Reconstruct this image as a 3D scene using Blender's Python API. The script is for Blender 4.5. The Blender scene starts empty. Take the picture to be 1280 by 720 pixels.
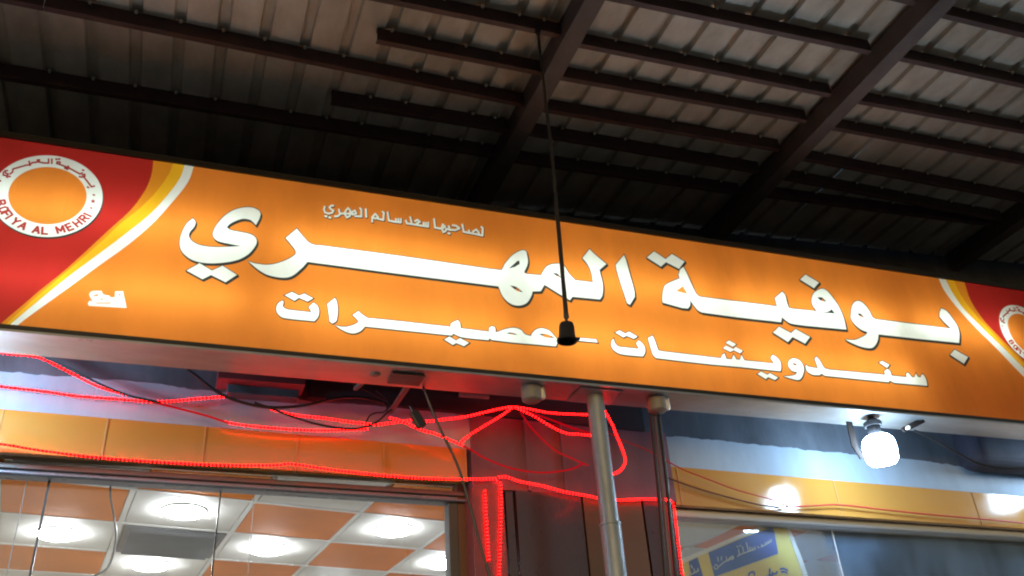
import bpy, math, random
import numpy as np
from mathutils import Vector, Matrix
from mathutils.geometry import delaunay_2d_cdt
random.seed(7)
SC = bpy.context.scene
COL = SC.collection

# ------------------------------------------------------------------ camera
F = 1127.5
RX = (0.93781405, 0.1236994, 0.32435053)
RY = (-0.34130625, 0.49911452, 0.796489)
RZ = (-0.06336285, -0.85766144, 0.51029599)
EYE = 1.6
R3 = np.array([RX, RY, RZ])
cam_data = bpy.data.cameras.new("camera")
cam = bpy.data.objects.new("camera", cam_data)
COL.objects.link(cam)
cx = Vector(R3 @ np.array([1, 0, 0])); cy = Vector(R3 @ np.array([0, -1, 0])); cz = Vector(R3 @ np.array([0, 0, -1]))
M = Matrix((cx, cy, cz)).transposed().to_4x4()
M.translation = Vector((0, 0, EYE))
cam.matrix_world = M
cam_data.sensor_width = 36
cam_data.lens = F / 1280 * 36
cam_data.clip_start = 0.05
cam_data.clip_end = 400
SC.camera = cam

# ------------------------------------------------------------------ world, moonlight, exposure
world = bpy.data.worlds.new("World"); SC.world = world; world.use_nodes = True
wn = world.node_tree
sky = wn.nodes.new('ShaderNodeTexSky'); sky.sky_type = 'NISHITA'; sky.sun_disc = False
sky.sun_elevation = math.radians(8); sky.sun_rotation = math.radians(200)
wn.links.new(sky.outputs[0], wn.nodes['Background'].inputs[0])
wn.nodes['Background'].inputs[1].default_value = 0.15
sd = bpy.data.lights.new("moon", 'SUN'); sd.energy = 0.02; sd.angle = math.radians(0.5); sd.color = (0.8, 0.88, 1)
so = bpy.data.objects.new("moon", sd); so.rotation_euler = (math.radians(50), 0, math.radians(200)); COL.objects.link(so)
SC.view_settings.view_transform = 'Standard'
SC.view_settings.look = 'None'
SC.view_settings.exposure = 0
SC.view_settings.gamma = 1
SC.cycles.use_denoising = True
SC.cycles.filter_width = 2.1
SC.cycles.max_bounces = 8
SC.cycles.transparent_max_bounces = 12
SC.cycles.sample_clamp_indirect = 6

# light levels
SIGN_TUBE = 12.8
CEIL_LIGHT = 190.0
BULB = 125.0
ROPE_CORE = .62
ROPE_BEAD = 42.0

# ------------------------------------------------------------------ geometry helpers
def ray(x, y):
    return R3 @ np.array([x - 640.0, y - 360.0, F])
def at(x, y, Y):
    "pixel of the survey picture -> point on the vertical plane at depth Y"
    r = ray(x, y); r = r * (Y / r[1]); return Vector((r[0], r[1], r[2] + EYE))
def proj(p):
    v = R3.T @ np.array([p[0], p[1], p[2] - EYE])
    return (640 + F * v[0] / v[2], 360 + F * v[1] / v[2])
H = 3.6
ROOF_TILT = 0.0665
def onroof(x, y, h=H):
    r = ray(x, y); n = np.array([-ROOF_TILT, 0, .9977]); r = r * h * .9977 / (r @ n); return Vector((r[0], r[1], r[2] + EYE))
def roofz(X, h=H): return h + ROOF_TILT / .9977 * X + EYE

class MB:
    def __init__(s): s.v = []; s.f = []
    def add(s, vs, fs):
        o = len(s.v); s.v += [tuple(v) for v in vs]; s.f += [tuple(i + o for i in f) for f in fs]; return s
    def box(s, x0, x1, y0, y1, z0, z1):
        return s.add([(x0,y0,z0),(x1,y0,z0),(x1,y1,z0),(x0,y1,z0),(x0,y0,z1),(x1,y0,z1),(x1,y1,z1),(x0,y1,z1)],
                     [(0,3,2,1),(4,5,6,7),(0,1,5,4),(1,2,6,5),(2,3,7,6),(3,0,4,7)])
    def hexa(s, p):  # 8 corner points, bottom 4 then top 4
        return s.add(p, [(0,3,2,1),(4,5,6,7),(0,1,5,4),(1,2,6,5),(2,3,7,6),(3,0,4,7)])
    def tube(s, pts, r, n=8, caps=True):
        pts = [Vector(p) for p in pts]; N = len(pts)
        rs = r if isinstance(r, (list, tuple)) else [r] * N
        o = len(s.v); up = None
        for i, p in enumerate(pts):
            t = (pts[min(i+1, N-1)] - pts[max(i-1, 0)]).normalized()
            if up is None:
                up = Vector((0, 0, 1)) if abs(t.z) < .9 else Vector((1, 0, 0))
            a = (up - t * up.dot(t)).normalized(); b = t.cross(a); up = a
            for k in range(n):
                w = 2 * math.pi * k / n
                s.v.append(tuple(p + (a * math.cos(w) + b * math.sin(w)) * rs[i]))
        for i in range(N - 1):
            for k in range(n):
                k2 = (k + 1) % n
                s.f.append((o+i*n+k, o+i*n+k2, o+(i+1)*n+k2, o+(i+1)*n+k))
        if caps:
            s.f.append(tuple(o + k for k in range(n))[::-1]); s.f.append(tuple(o + (N-1)*n + k for k in range(n)))
        return s
    def bar(s, a, b, w, h, up=(0, 0, 1)):
        a = Vector(a); b = Vector(b); t = (b - a).normalized(); up = Vector(up)
        sd = t.cross(up).normalized(); u = sd.cross(t).normalized()
        P = []
        for q in (a, b):
            for sx, sz in ((-1,-1),(1,-1),(1,1),(-1,1)): P.append(q + sd*sx*w/2 + u*sz*h/2)
        return s.add(P, [(0,1,2,3),(7,6,5,4),(0,4,5,1),(1,5,6,2),(2,6,7,3),(3,7,4,0)])
    def lathe(s, c, prof, n=24, axis=(0, 0, 1)):
        ax = Vector(axis).normalized(); a = ax.orthogonal().normalized(); b = ax.cross(a); c = Vector(c)
        o = len(s.v); m = len(prof)
        for r, h in prof:
            for k in range(n):
                w = 2*math.pi*k/n
                s.v.append(tuple(c + ax*h + (a*math.cos(w) + b*math.sin(w))*max(r, 1e-4)))
        for i in range(m-1):
            for k in range(n):
                k2 = (k+1) % n
                s.f.append((o+i*n+k, o+i*n+k2, o+(i+1)*n+k2, o+(i+1)*n+k))
        s.f.append(tuple(o+k for k in range(n))[::-1]); s.f.append(tuple(o+(m-1)*n+k for k in range(n)))
        return s
    def mesh(s, name, mat, smooth=False):
        me = bpy.data.meshes.new(name); me.from_pydata(s.v, [], s.f); me.update()
        if mat: me.materials.append(mat)
        if smooth:
            me.polygons.foreach_set('use_smooth', [True]*len(me.polygons))
            try: me.set_sharp_from_angle(angle=math.radians(40))
            except Exception: pass
        return me
    def build(s, name, mat, parent=None, smooth=False, bevel=0, **kw):
        o = bpy.data.objects.new(name, s.mesh(name, mat, smooth)); COL.objects.link(o)
        if parent: o.parent = parent
        if bevel:
            b = o.modifiers.new('b', 'BEVEL'); b.width = bevel; b.segments = 2 if bevel < .05 else 5; b.limit_method = 'ANGLE'
        tag(o, **kw); return o

def tag(o, label=None, cat=None, group=None, kind=None):
    if label: o['label'] = label
    if cat: o['category'] = cat
    if group: o['group'] = group
    if kind: o['kind'] = kind
    return o
def empty(name, **kw):
    o = bpy.data.objects.new(name, None); COL.objects.link(o); return tag(o, **kw)
def move_origin(root, loc):
    "put a thing's Empty at its base, its parts keep their place"
    loc = Vector(loc); root.location = loc
    for c in root.children: c.location = c.location - loc
def smooth_path(pts, n=6):
    P = [Vector(p) for p in pts]; out = []
    for i in range(len(P)-1):
        p0 = P[max(i-1, 0)]; p1 = P[i]; p2 = P[i+1]; p3 = P[min(i+2, len(P)-1)]
        for k in range(n):
            t = k/n
            out.append(0.5*((2*p1)+(p2-p0)*t+(2*p0-5*p1+4*p2-p3)*t*t+(3*p1-p0-3*p2+p3)*t*t*t))
    out.append(P[-1]); return out

# ------------------------------------------------------------------ materials
def lin(r, g, b):
    f = lambda c: (c/255)/12.92 if c/255 <= .04045 else ((c/255+.055)/1.055)**2.4
    return (f(r), f(g), f(b))
class NT:
    def __init__(s, name):
        s.m = bpy.data.materials.new(name); s.m.use_nodes = True; s.t = s.m.node_tree
        s.b = s.t.nodes['Principled BSDF']; s.o = s.t.nodes['Material Output']
    def n(s, t, **kw):
        x = s.t.nodes.new(t)
        for k, v in kw.items(): setattr(x, k, v)
        return x
    def l(s, a, b): s.t.links.new(a, b)
    def noise(s, scale, detail=4, stretch=(1, 1, 1), rough=.6):
        tc = s.n('ShaderNodeTexCoord'); mp = s.n('ShaderNodeMapping'); mp.inputs['Scale'].default_value = stretch
        s.l(tc.outputs['Object'], mp.inputs[0]); no = s.n('ShaderNodeTexNoise')
        no.inputs['Scale'].default_value = scale; no.inputs['Detail'].default_value = detail; no.inputs['Roughness'].default_value = rough
        s.l(mp.outputs[0], no.inputs['Vector']); return no.outputs['Fac']
    def ramp(s, fac, stops):
        r = s.n('ShaderNodeValToRGB'); e = r.color_ramp.elements
        while len(e) < len(stops): e.new(.5)
        for q, (p, c) in zip(e, stops):
            q.position = p; q.color = (*c, 1) if len(c) == 3 else c
        s.l(fac, r.inputs[0]); return r.outputs[0]
    def bump(s, h, strength=.3, dist=.01):
        b = s.n('ShaderNodeBump'); b.inputs['Strength'].default_value = strength; b.inputs['Distance'].default_value = dist
        s.l(h, b.inputs['Height']); return b.outputs[0]
def mul(c, k): return tuple(min(1, x*k) for x in c)
def mat(name, col, rough=.6, metal=0, var=.25, scale=6, stretch=(1,1,1), bump=.15, spec=.5, coat=0, col2=None):
    t = NT(name); b = t.b
    n1 = t.noise(scale, 6, stretch); c2 = col2 or mul(col, 1-var)
    b_in = t.ramp(n1, [(.3, c2), (.7, mul(col, 1+var*.4))])
    t.l(b_in, b.inputs['Base Color'])
    b.inputs['Roughness'].default_value = rough; b.inputs['Metallic'].default_value = metal
    b.inputs['Specular IOR Level'].default_value = spec; b.inputs['Coat Weight'].default_value = coat
    b.inputs['Coat Roughness'].default_value = .12
    n2 = t.noise(scale*7, 4, stretch)
    rr = t.n('ShaderNodeMapRange'); rr.inputs['To Min'].default_value = max(.02, rough-.12); rr.inputs['To Max'].default_value = min(1, rough+.12)
    t.l(n2, rr.inputs['Value']); t.l(rr.outputs[0], b.inputs['Roughness'])
    if bump: t.l(t.bump(n2, bump, .004), b.inputs['Normal'])
    return t.m
def emit(name, col, strength):
    t = NT(name); e = t.n('ShaderNodeEmission'); e.inputs[0].default_value = (*col, 1); e.inputs[1].default_value = strength
    t.l(e.outputs[0], t.o.inputs[0]); return t.m
def film(name, col, trans=.8):
    "backlit printed sign film: passes the tube light through its dye, reflects a little"
    t = NT(name)
    n1 = t.noise(1.6, 3, (1, 1, .35)); n2 = t.noise(4, 4, (1, 1, .35))
    mx = t.n('ShaderNodeMath', operation='MULTIPLY'); t.l(n1, mx.inputs[0]); t.l(n2, mx.inputs[1])
    c0_ = t.ramp(mx.outputs[0], [(.10, mul(col, .80)), (.34, col)])
    n3 = t.noise(15, 5, (1, 1, .07), .7); dr = t.ramp(n3, [(.25, (.80, .78, .76)), (.36, (1, 1, 1))])
    mm = t.n('ShaderNodeMix', data_type='RGBA', blend_type='MULTIPLY'); mm.inputs[0].default_value = 1; t.l(c0_, mm.inputs[6]); t.l(dr, mm.inputs[7]); c = mm.outputs[2]
    tr = t.n('ShaderNodeBsdfTranslucent'); df = t.n('ShaderNodeBsdfDiffuse'); mi = t.n('ShaderNodeMixShader')
    t.l(c, tr.inputs[0]); t.l(c, df.inputs[0]); mi.inputs[0].default_value = 1-trans
    t.l(tr.outputs[0], mi.inputs[1]); t.l(df.outputs[0], mi.inputs[2])
    gl = t.n('ShaderNodeBsdfGlossy'); gl.inputs['Roughness'].default_value = .35
    m2 = t.n('ShaderNodeMixShader'); m2.inputs[0].default_value = .02
    t.l(mi.outputs[0], m2.inputs[1]); t.l(gl.outputs[0], m2.inputs[2]); t.l(m2.outputs[0], t.o.inputs[0]); return t.m
def glass_mat(name, dirt=.05, tint=(.93, .96, .97), streak=.1):
    t = NT(name)
    tr = t.n('ShaderNodeBsdfTransparent'); tr.inputs[0].default_value = (*tint, 1)
    gl = t.n('ShaderNodeBsdfGlossy'); gl.inputs['Roughness'].default_value = .03
    fr = t.n('ShaderNodeFresnel'); fr.inputs[0].default_value = 1.5
    m1 = t.n('ShaderNodeMixShader'); t.l(fr.outputs[0], m1.inputs[0]); t.l(tr.outputs[0], m1.inputs[1]); t.l(gl.outputs[0], m1.inputs[2])
    df = t.n('ShaderNodeBsdfDiffuse'); df.inputs[0].default_value = (.40, .60, .95, 1)
    n1 = t.noise(2.2, 5, (1.2, 1, .35)); n2 = t.noise(16, 5, (1.6, 1, .06))
    a = t.ramp(n1, [(.35, (dirt*.4,)*3), (.75, (dirt*1.7,)*3)])
    b = t.ramp(n2, [(.62, (0,)*3), (.8, (streak,)*3)])
    ad = t.n('ShaderNodeMath', operation='ADD'); t.l(a, ad.inputs[0]); t.l(b, ad.inputs[1])
    m2 = t.n('ShaderNodeMixShader'); t.l(ad.outputs[0], m2.inputs[0]); t.l(m1.outputs[0], m2.inputs[1]); t.l(df.outputs[0], m2.inputs[2])
    t.l(m2.outputs[0], t.o.inputs[0]); return t.m

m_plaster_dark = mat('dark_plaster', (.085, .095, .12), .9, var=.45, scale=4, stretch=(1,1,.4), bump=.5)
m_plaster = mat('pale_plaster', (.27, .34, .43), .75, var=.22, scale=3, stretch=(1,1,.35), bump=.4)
m_pillar_plaster = mat('pillar_plaster', (.15, .07, .095), .8, var=.25, scale=4, stretch=(1.6,1,.3), bump=.4)
m_clad = mat('orange_cladding', (.43, .205, .04), .14, var=.08, scale=1.2, bump=.03, coat=.25)
m_brown = mat('brown_cladding', (.048, .018, .016), .3, var=.12, scale=2, stretch=(1.5,1,.6), bump=.05, coat=.2)
m_tan = mat('tan_cladding', (.12, .05, .016), .35, var=.1, scale=2, stretch=(1.5,1,.6), bump=.05)
m_maroon = mat('maroon_panel', (.22, .04, .045), .4, var=.2, scale=3, bump=.1)
m_joint = mat('joint', (.42, .23, .07), .8, var=.2)
m_black = mat('black_trim', (.012, .012, .014), .45, var=.3, scale=8)
m_void = mat('recess_black', (.022, .02, .026), .85, var=.4, scale=5)  # near-black colour stands in for the darkness of the wall recess
m_steel = mat('stained_steel', (.40, .42, .44), .33, metal=.75, var=.3, scale=1.3, stretch=(1,3,1), bump=.02, col2=(.27, .26, .25))
m_casing = mat('sign_casing', (.03, .03, .035), .6, var=.2)
m_inside = mat('box_interior', (.6, .6, .6), .8, var=.02)
m_alu = mat('aluminium', (.70, .78, .88), .4, metal=.2, var=.08, scale=3, stretch=(.2,1,1), bump=0)
m_alu_blue = mat('left_header_aluminium', (.22, .26, .34), .3, metal=.5, var=.08, scale=3, stretch=(.2,1,1), bump=0)
m_alu_dark = mat('dark_aluminium', (.12, .12, .13), .35, metal=.5, var=.15, scale=5, bump=.04)
m_pole = mat('pole_paint', (.27, .30, .33), .45, metal=.3, var=.3, scale=9, stretch=(1,1,.3), bump=.1)
m_purlin = mat('oxide_steel', (.085, .042, .036), .6, metal=.1, var=.35, scale=9, bump=.25)
m_rafter = mat('rafter_steel', (.105, .078, .07), .6, metal=.1, var=.3, scale=6, bump=.25)
m_cable = mat('cable_rubber', (.012, .012, .014), .4, var=.2)
m_redcable = mat('red_cable', (.45, .03, .03), .4, var=.2)
m_browncable = mat('brown_cable', (.1, .03, .02), .5, var=.2)
m_tile_w = mat('white_tile', (.66, .63, .58), .7, var=.08, scale=5, bump=.1)
m_tile_o = mat('orange_tile', (.74, .22, .03), .7, var=.1, scale=4, bump=.05, spec=.1)
m_tee = mat('ceiling_tee', (.72, .70, .66), .5, var=.05)
m_vent = mat('vent_grey', (.12, .12, .125), .5, var=.2, scale=10, stretch=(1,6,1))
m_vent2 = mat('sealant', (.3, .3, .3), .8, var=.1, spec=.1)
m_jamb = mat('jamb_metal', (.10, .095, .09), .85, var=.1, spec=.1)
m_floor = mat('room_floor', (.5, .46, .4), .4, var=.1, scale=1)
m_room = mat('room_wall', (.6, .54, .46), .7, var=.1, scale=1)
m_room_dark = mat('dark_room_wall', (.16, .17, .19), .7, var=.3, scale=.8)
m_ground = mat('asphalt', (.05, .05, .05), .85, var=.3, scale=2, bump=.4)
m_pave = mat('paving', (.30, .27, .23), .8, var=.2, scale=3, bump=.3)
m_glassL = glass_mat('window_glass', .006, streak=.03)
m_glassR = glass_mat('dusty_glass', .07, streak=.13)
m_holder = mat('bulb_holder', (.022, .022, .025), .6, var=.2, spec=.2)
m_ceramic = mat('junction_plastic', (.22, .20, .175), .45, var=.25, scale=14)
m_bolt = mat('bolt_zinc', (.75, .70, .60), .45, metal=.3)
m_tapes = mat('rusty_strap', (.022, .016, .015), .9, var=.4, spec=.08)
m_rope = emit('rope_core', (1, .004, .012), ROPE_CORE)
m_rope_dim = emit('rope_core_dim', (1, .004, .015), ROPE_CORE*.7)
m_bead = emit('rope_led', (1, .0040, .0036), ROPE_BEAD)
m_bulb = emit('bulb_light', (.52, .77, 1), BULB)
m_bulb_edge = emit('ceiling_lamp_light', (.93, .97, 1), CEIL_LIGHT)
m_tube = emit('tube_light', (.90, 1, .94), SIGN_TUBE)
m_tube_dim = emit('tube_light_dim', (.86, 1, .95), SIGN_TUBE*.3)

def roof_mat():
    t = NT('roof_sheet'); b = t.b
    n1 = t.noise(1.1, 5); n2 = t.noise(7, 6, (1, .5, 1)); n3 = t.noise(2.3, 8, (2, .6, 1), .75)
    c1 = t.ramp(n1, [(.3, (.46, .41, .33)), (.7, (.70, .65, .57))])
    c2 = t.ramp(n2, [(.3, (.6, .56, .5)), (.72, (1, 1, 1))])
    mx = t.n('ShaderNodeMix', data_type='RGBA', blend_type='MULTIPLY'); mx.inputs[0].default_value = .8
    t.l(c1, mx.inputs[6]); t.l(c2, mx.inputs[7])
    st = t.ramp(n3, [(.63, (0, 0, 0)), (.72, (1, 1, 1))])
    m2 = t.n('ShaderNodeMix', data_type='RGBA'); t.l(st, m2.inputs[0]); t.l(mx.outputs[2], m2.inputs[6]); m2.inputs[7].default_value = (.6, .6, .6, 1)
    t.l(m2.outputs[2], b.inputs['Base Color']); b.inputs['Roughness'].default_value = .55; b.inputs['Metallic'].default_value = .15
    t.l(t.bump(n2, .3, .006), b.inputs['Normal']); return t.m
m_roof = roof_mat()

# ------------------------------------------------------------------ ground and road
g = MB().add([(-150,-150,0),(150,-150,0),(150,150,0),(-150,150,0)], [(0,1,2,3)]).build('road', m_ground, kind='structure')
g = MB().box(-40, 40, -.8, 4.38, .004, .14).build('pavement', m_pave, kind='structure', bevel=.02)

# ------------------------------------------------------------------ shop facade
YC = 4.60; YG = 4.78
def zat(px, py, Y): return at(px, py, Y).z
shop = empty('shop_building', label='shop front behind the sign with orange cladding, pale plaster band and two windows', cat='building')
def quadwall(name, m, x0, x1, zf_lo, zf_hi, y0, y1, **kw):
    a0, a1, b0, b1 = zf_lo(x0), zf_lo(x1), zf_hi(x0), zf_hi(x1)
    bv = kw.pop('bevel', 0); par = kw.pop('parent', shop)
    return MB().hexa([(x0,y0,a0),(x1,y0,a1),(x1,y1,a1),(x0,y1,a0),(x0,y0,b0),(x1,y0,b1),(x1,y1,b1),(x0,y1,b0)]).build(name, m, par, bevel=bv, **kw)
def zline(p, q, Y):
    A = at(*p, Y); B = at(*q, Y); k = (B.z - A.z)/(B.x - A.x)
    return lambda x: A.z + k*(x - A.x)
z_dark = zline((0, 459), (1280, 588), YC)         # dark plaster over pale plaster
z_or = zline((0, 511), (1249, 618), YC)           # top of the orange cladding
z_clL = zline((0, 565), (560, 601), YC)           # its foot over the left window
z_clR = zline((845, 631), (1280, 661), YC)
WL, WR = -6.5, 11.0
XL1 = at(578, 650, YC).x      # right edge of the left window reveal
XP0, XP1 = at(590, 600, YC).x, at(840, 600, YC).x
zroof = lambda x: roofz(x, H + .09) + .06
quadwall('upper_wall', m_plaster_dark, WL, WR, lambda x: z_dark(x)+.0, lambda x: 4.62, YC, YC+.25, label='dark plaster between the sign and the pale band')
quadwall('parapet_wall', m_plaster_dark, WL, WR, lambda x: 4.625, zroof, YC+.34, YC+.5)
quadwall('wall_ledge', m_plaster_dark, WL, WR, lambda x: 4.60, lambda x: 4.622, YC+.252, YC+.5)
# ragged lower fringe of the dark plaster
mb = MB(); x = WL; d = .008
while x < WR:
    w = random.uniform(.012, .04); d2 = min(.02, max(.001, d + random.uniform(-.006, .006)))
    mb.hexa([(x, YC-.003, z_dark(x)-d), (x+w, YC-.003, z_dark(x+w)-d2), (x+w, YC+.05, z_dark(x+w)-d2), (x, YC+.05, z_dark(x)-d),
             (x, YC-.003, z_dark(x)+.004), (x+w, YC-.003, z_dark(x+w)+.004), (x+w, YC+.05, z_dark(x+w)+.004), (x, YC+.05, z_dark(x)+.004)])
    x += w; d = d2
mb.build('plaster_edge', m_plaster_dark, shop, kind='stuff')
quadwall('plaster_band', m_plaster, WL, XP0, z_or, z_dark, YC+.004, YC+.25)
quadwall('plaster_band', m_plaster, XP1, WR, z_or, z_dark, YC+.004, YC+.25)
# cladding panels
def panels(x0, x1, zlo, zhi, starts):
    xs = [x0] + [s for s in starts if x0 < s < x1] + [x1]
    for a, b in zip(xs[:-1], xs[1:]):
        quadwall('cladding_panel', m_clad, a+.0015, b-.0015, zlo, zhi, YC - random.uniform(0, .003), YC+.04, bevel=.003)
    for a in xs[1:-1]:
        quadwall('panel_joint', m_joint, a-.0045, a+.0045, zlo, lambda x: zhi(x)-.004, YC-.0055, YC-.0035)
xa = at(4.7, 512, YC).x; xb = at(135, 524, YC).x; pw = xb - xa
panels(WL, XP0-.03, z_clL, z_or, [xa + pw*k for k in range(-9, 12)])
xc = at(1041, 600, YC).x
panels(XP1, WR, z_clR, z_or, [xc + 1.16*k for k in range(-3, 9)])
# pillar between the windows
z_pil = zline((629, 613), (733, 620), YC)
pil = quadwall('pillar', m_pillar_plaster, XP0, XP1, z_pil, lambda x: z_dark(x), YC-.012, YC+.3)
for a, b, m, d in ((590, 630, m_maroon, 0), (633, 643, m_brown, .012), (645, 727, m_brown, -.004), (729, 802, m_tan, -.002), (804, 840, m_brown, -.003)):
    x0 = at(a, 640, YC).x; x1 = at(b, 640, YC).x
    quadwall('pillar_panel', m, x0, x1-.003, lambda x: .14, z_pil, YC-.012+d, YC+.28, parent=pil)
for a in (655, 700, 760):
    x0 = at(a, 560, YC).x
    quadwall('pillar_rib', m_pillar_plaster, x0, x0+.018, lambda x: z_pil(x)+.002, lambda x: z_dark(x)-.004, YC-.026, YC-.011, parent=pil)
# sill walls under the windows are far below the frame but close the building
quadwall('lower_wall', m_room, WL, XP0, lambda x: .14, lambda x: .6, YC+.02, YC+.2)
quadwall('lower_wall', m_room, XP1, WR, lambda x: .14, lambda x: .6, YC+.02, YC+.2)
# black board coloured as the dark recess over the pillar, and the wooden tray
quadwall('dark_recess_board', m_void, at(385, 490, YC).x, at(800, 520, YC).x, lambda x: z_dark(x)-.005, lambda x: z_dark(x)+.5, YC-.035, YC-.002)
quadwall('wall_plate', m_maroon, at(272, 470, 4.48).x, at(381, 480, 4.48).x, lambda x: at(330, 480, 4.48).z, lambda x: at(330, 480, 4.48).z+.25, 4.45, YC-.002, bevel=.004)
quadwall('wall_plate', m_plaster_dark, at(286, 470, 4.5).x, at(375, 480, 4.5).x, lambda x: at(330, 492, 4.5).z, lambda x: at(330, 481, 4.5).z, 4.52, YC-.002, bevel=.004)

# windows
def window(x0, x1, zhead_hi, zhead_lo, ztop, glass, jambs, joints, split, lip=None):
    lip = lip or m_alu
    zc = lambda x: (zhead_hi(x) + zhead_lo(x))/2
    w = quadwall('window', m_alu_dark, x0, x1, lambda x: zhead_hi(x)-.028, zhead_hi, YG-.075, YG+.03, bevel=.004)
    # rounded aluminium lip below the dark rail
    r = .5*(zhead_hi(x0)-.028 - zhead_lo(x0))
    MB().tube([(x0, YG-.080, zhead_lo(x0)+r), (x1, YG-.080, zhead_lo(x1)+r)], r, 14).build('header_rail', lip, w, smooth=True)
    quadwall('header_flange', lip, x0, x1, lambda x: zhead_lo(x)+.004, lambda x: zhead_hi(x)-.03, YG-.055, YG+.02, parent=w)
    xs = [x0] + split + [x1]
    for a, b in zip(xs[:-1], xs[1:]):
        quadwall('glass_pane', glass, a+.003, b-.003, lambda x: .6, ztop, YG, YG+.008, parent=w)
    for a, wd, m in jambs:
        quadwall('jamb', m, a, a+wd, lambda x: .6, lambda x: zhead_lo(x)-.002 if m is not m_tan else ztop(x), YG-.06, YG+.03, parent=w)
    for a, wd, m in joints:
        quadwall('glass_joint', m, a-wd/2, a+wd/2, lambda x: .6, lambda x: zhead_lo(x)+.003, YG-.006, YG+.012, parent=w)
    return w
YH = YG-.075
zhl_hi = zline((0, 577), (560, 613), YH); zhl_lo = zline((0, 592), (560, 627), YH)
xg = at(561, 640, YG-.06).x
window(WL, XP0, zhl_hi, zhl_lo, lambda x: z_clL(x)+.03, m_glassL,
       [(xg, .05, m_jamb), (xg+.052, .045, m_tan)],
       [(at(62, 600, YG).x, .010, m_black), (at(276, 611, YG).x, .008, m_black), (at(34, 600, YG).x, .0022, m_vent2), (at(318, 620, YG).x, .002, m_vent2)],
       [at(62, 600, YG).x, at(276, 611, YG).x], m_alu_blue)
zhr_hi = zline((845, 630), (1280, 660), YH); zhr_lo = zline((845, 647), (1280, 673), YH)
window(XP1, WR, zhr_hi, zhr_lo, lambda x: z_clR(x)+.03, m_glassR,
       [(XP1, .03, m_alu_dark)], [(at(1041, 670, YG).x, .005, m_alu)], [at(1041, 670, YG).x])

# ------------------------------------------------------------------ room behind the glass
CH = 1.68   # ceiling height above eye
AX = np.array([[.3816, -.0399], [.0724, .3789]])   # tile steps in plan (per unit of height)
A0 = np.array([-.0803, 2.6639])
def cpt(i, j, dz=0):
    v = (A0 + AX @ np.array([i, j]))*CH; return Vector((v[0], v[1], CH + EYE + dz))
ceil = empty('ceiling', kind='structure')
lights = [(72, 668), (230, 640), (188, 707), (335, 687), (492, 663), (555, 705), (415, 735), (20, 760), (330, 770)]
for j in range(-4, 16):
    for i in range(-12, 20):
        c = [cpt(i+a, j+b) for a, b in ((0,0),(1,0),(1,1),(0,1))]
        if max(p.y for p in c) < YG+.1 or max(p.x for p in c) > WR or min(p.x for p in c) < WL: 
            continue
        if (i, j) == (0, 2): continue
        e = .03
        q = [cpt(i+a, j+b, random.uniform(0, .002)) for a, b in ((e,e),(1-e,e),(1-e,1-e),(e,1-e))]
        for p in q: p.y = max(p.y, YG+.02)
        m = m_tile_o if (i+j) % 2 == 0 else m_tile_w
        MB().hexa([*q, *[p + Vector((0,0,.015)) for p in q]]).build('ceiling_tile', m, ceil)
tees = MB()
def inroom(a, b):
    pts = [a.lerp(b, k/200) for k in range(201)]
    pts = [p for p in pts if YG+.03 < p.y < 11 and WL < p.x < WR]
    return (pts[0], pts[-1]) if len(pts) > 3 else None
for i in range(-12, 21):
    ab = inroom(cpt(i, -3, .006), cpt(i, 22, .006))
    if ab: tees.bar(*ab, .03, .01)
tees.build('ceiling_grid', m_tee, ceil)
tees = MB()
for j in range(-6, 22):
    ab = inroom(cpt(-18, j, .0035), cpt(20, j, .0035))
    if ab: tees.bar(*ab, .03, .009)
tees.build('ceiling_grid', m_tee, ceil)
# square air vent in the ceiling
vent = empty('ceiling_vent', label='dark grey square air vent set among the ceiling tiles seen through the left window', cat='vent')
q = [cpt(a, b, -.004) for a, b in ((.05,2.05),(.97,2.05),(.97,2.97),(.05,2.97))]
MB().hexa([*q, *[p + Vector((0,0,.03)) for p in q]]).build('frame', m_alu_dark, vent)
for k in range(9):
    a = 2.11 + k*.1
    MB().bar(cpt(.1, a, -.012), cpt(.92, a, -.012), .035, .006, up=(0, .5, 1)).build('slat', m_vent, vent)
move_origin(vent, cpt(.5, 2.5))
# downlights
names = ['left of the dark joint line', 'above and left of the vent', 'just below the grey vent', 'in the middle of the left window',
         'near the top right of the left window', 'against the right jamb of the left window', 'low in the left window', 'far back on the left', 'far back in the room']
proto = None
for k, (px, py) in enumerate(lights):
    r = ray(px, py); p = Vector(r*(CH-.012)/r[2]) + Vector((0, 0, EYE))
    L = empty('ceiling_light', label='round white ceiling light shining behind the glass, ' + names[k], cat='ceiling light', group='round ceiling lights inside the shop')
    L.location = p
    if proto is None:
        a = MB().lathe((0,0,0), [(.118, 0), (.116, -.008), (.10, -.015), (.06, -.019), (.02, -.020)], 24).build('diffuser', m_bulb_edge, L)
        b = MB().lathe((0,0,0), [(.124, .014), (.124, .003), (.119, .002), (.119, .014)], 24).build('rim', m_tee, L, smooth=True)
        proto = (a, b)
    else:
        for o in proto:
            c = o.copy(); c.parent = L; COL.objects.link(c)
# room shell
MB().box(WL, WR, YG+.3, 12, .10, .16).build('floor', m_floor, kind='structure')
MB().box(WL, WR, 11, 11.1, .16, CH+EYE+.1).build('back_wall', m_room, kind='structure')
MB().box(WL-.1, WL, YC+.26, 11, .16, CH+EYE+.1).build('side_wall', m_room, kind='structure')
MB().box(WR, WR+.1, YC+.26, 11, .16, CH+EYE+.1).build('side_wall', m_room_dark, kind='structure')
MB().box(WL, WR, YC+.26, 11.1, CH+EYE+.02, CH+EYE+.10).build('ceiling_slab', m_room, kind='structure')
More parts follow.
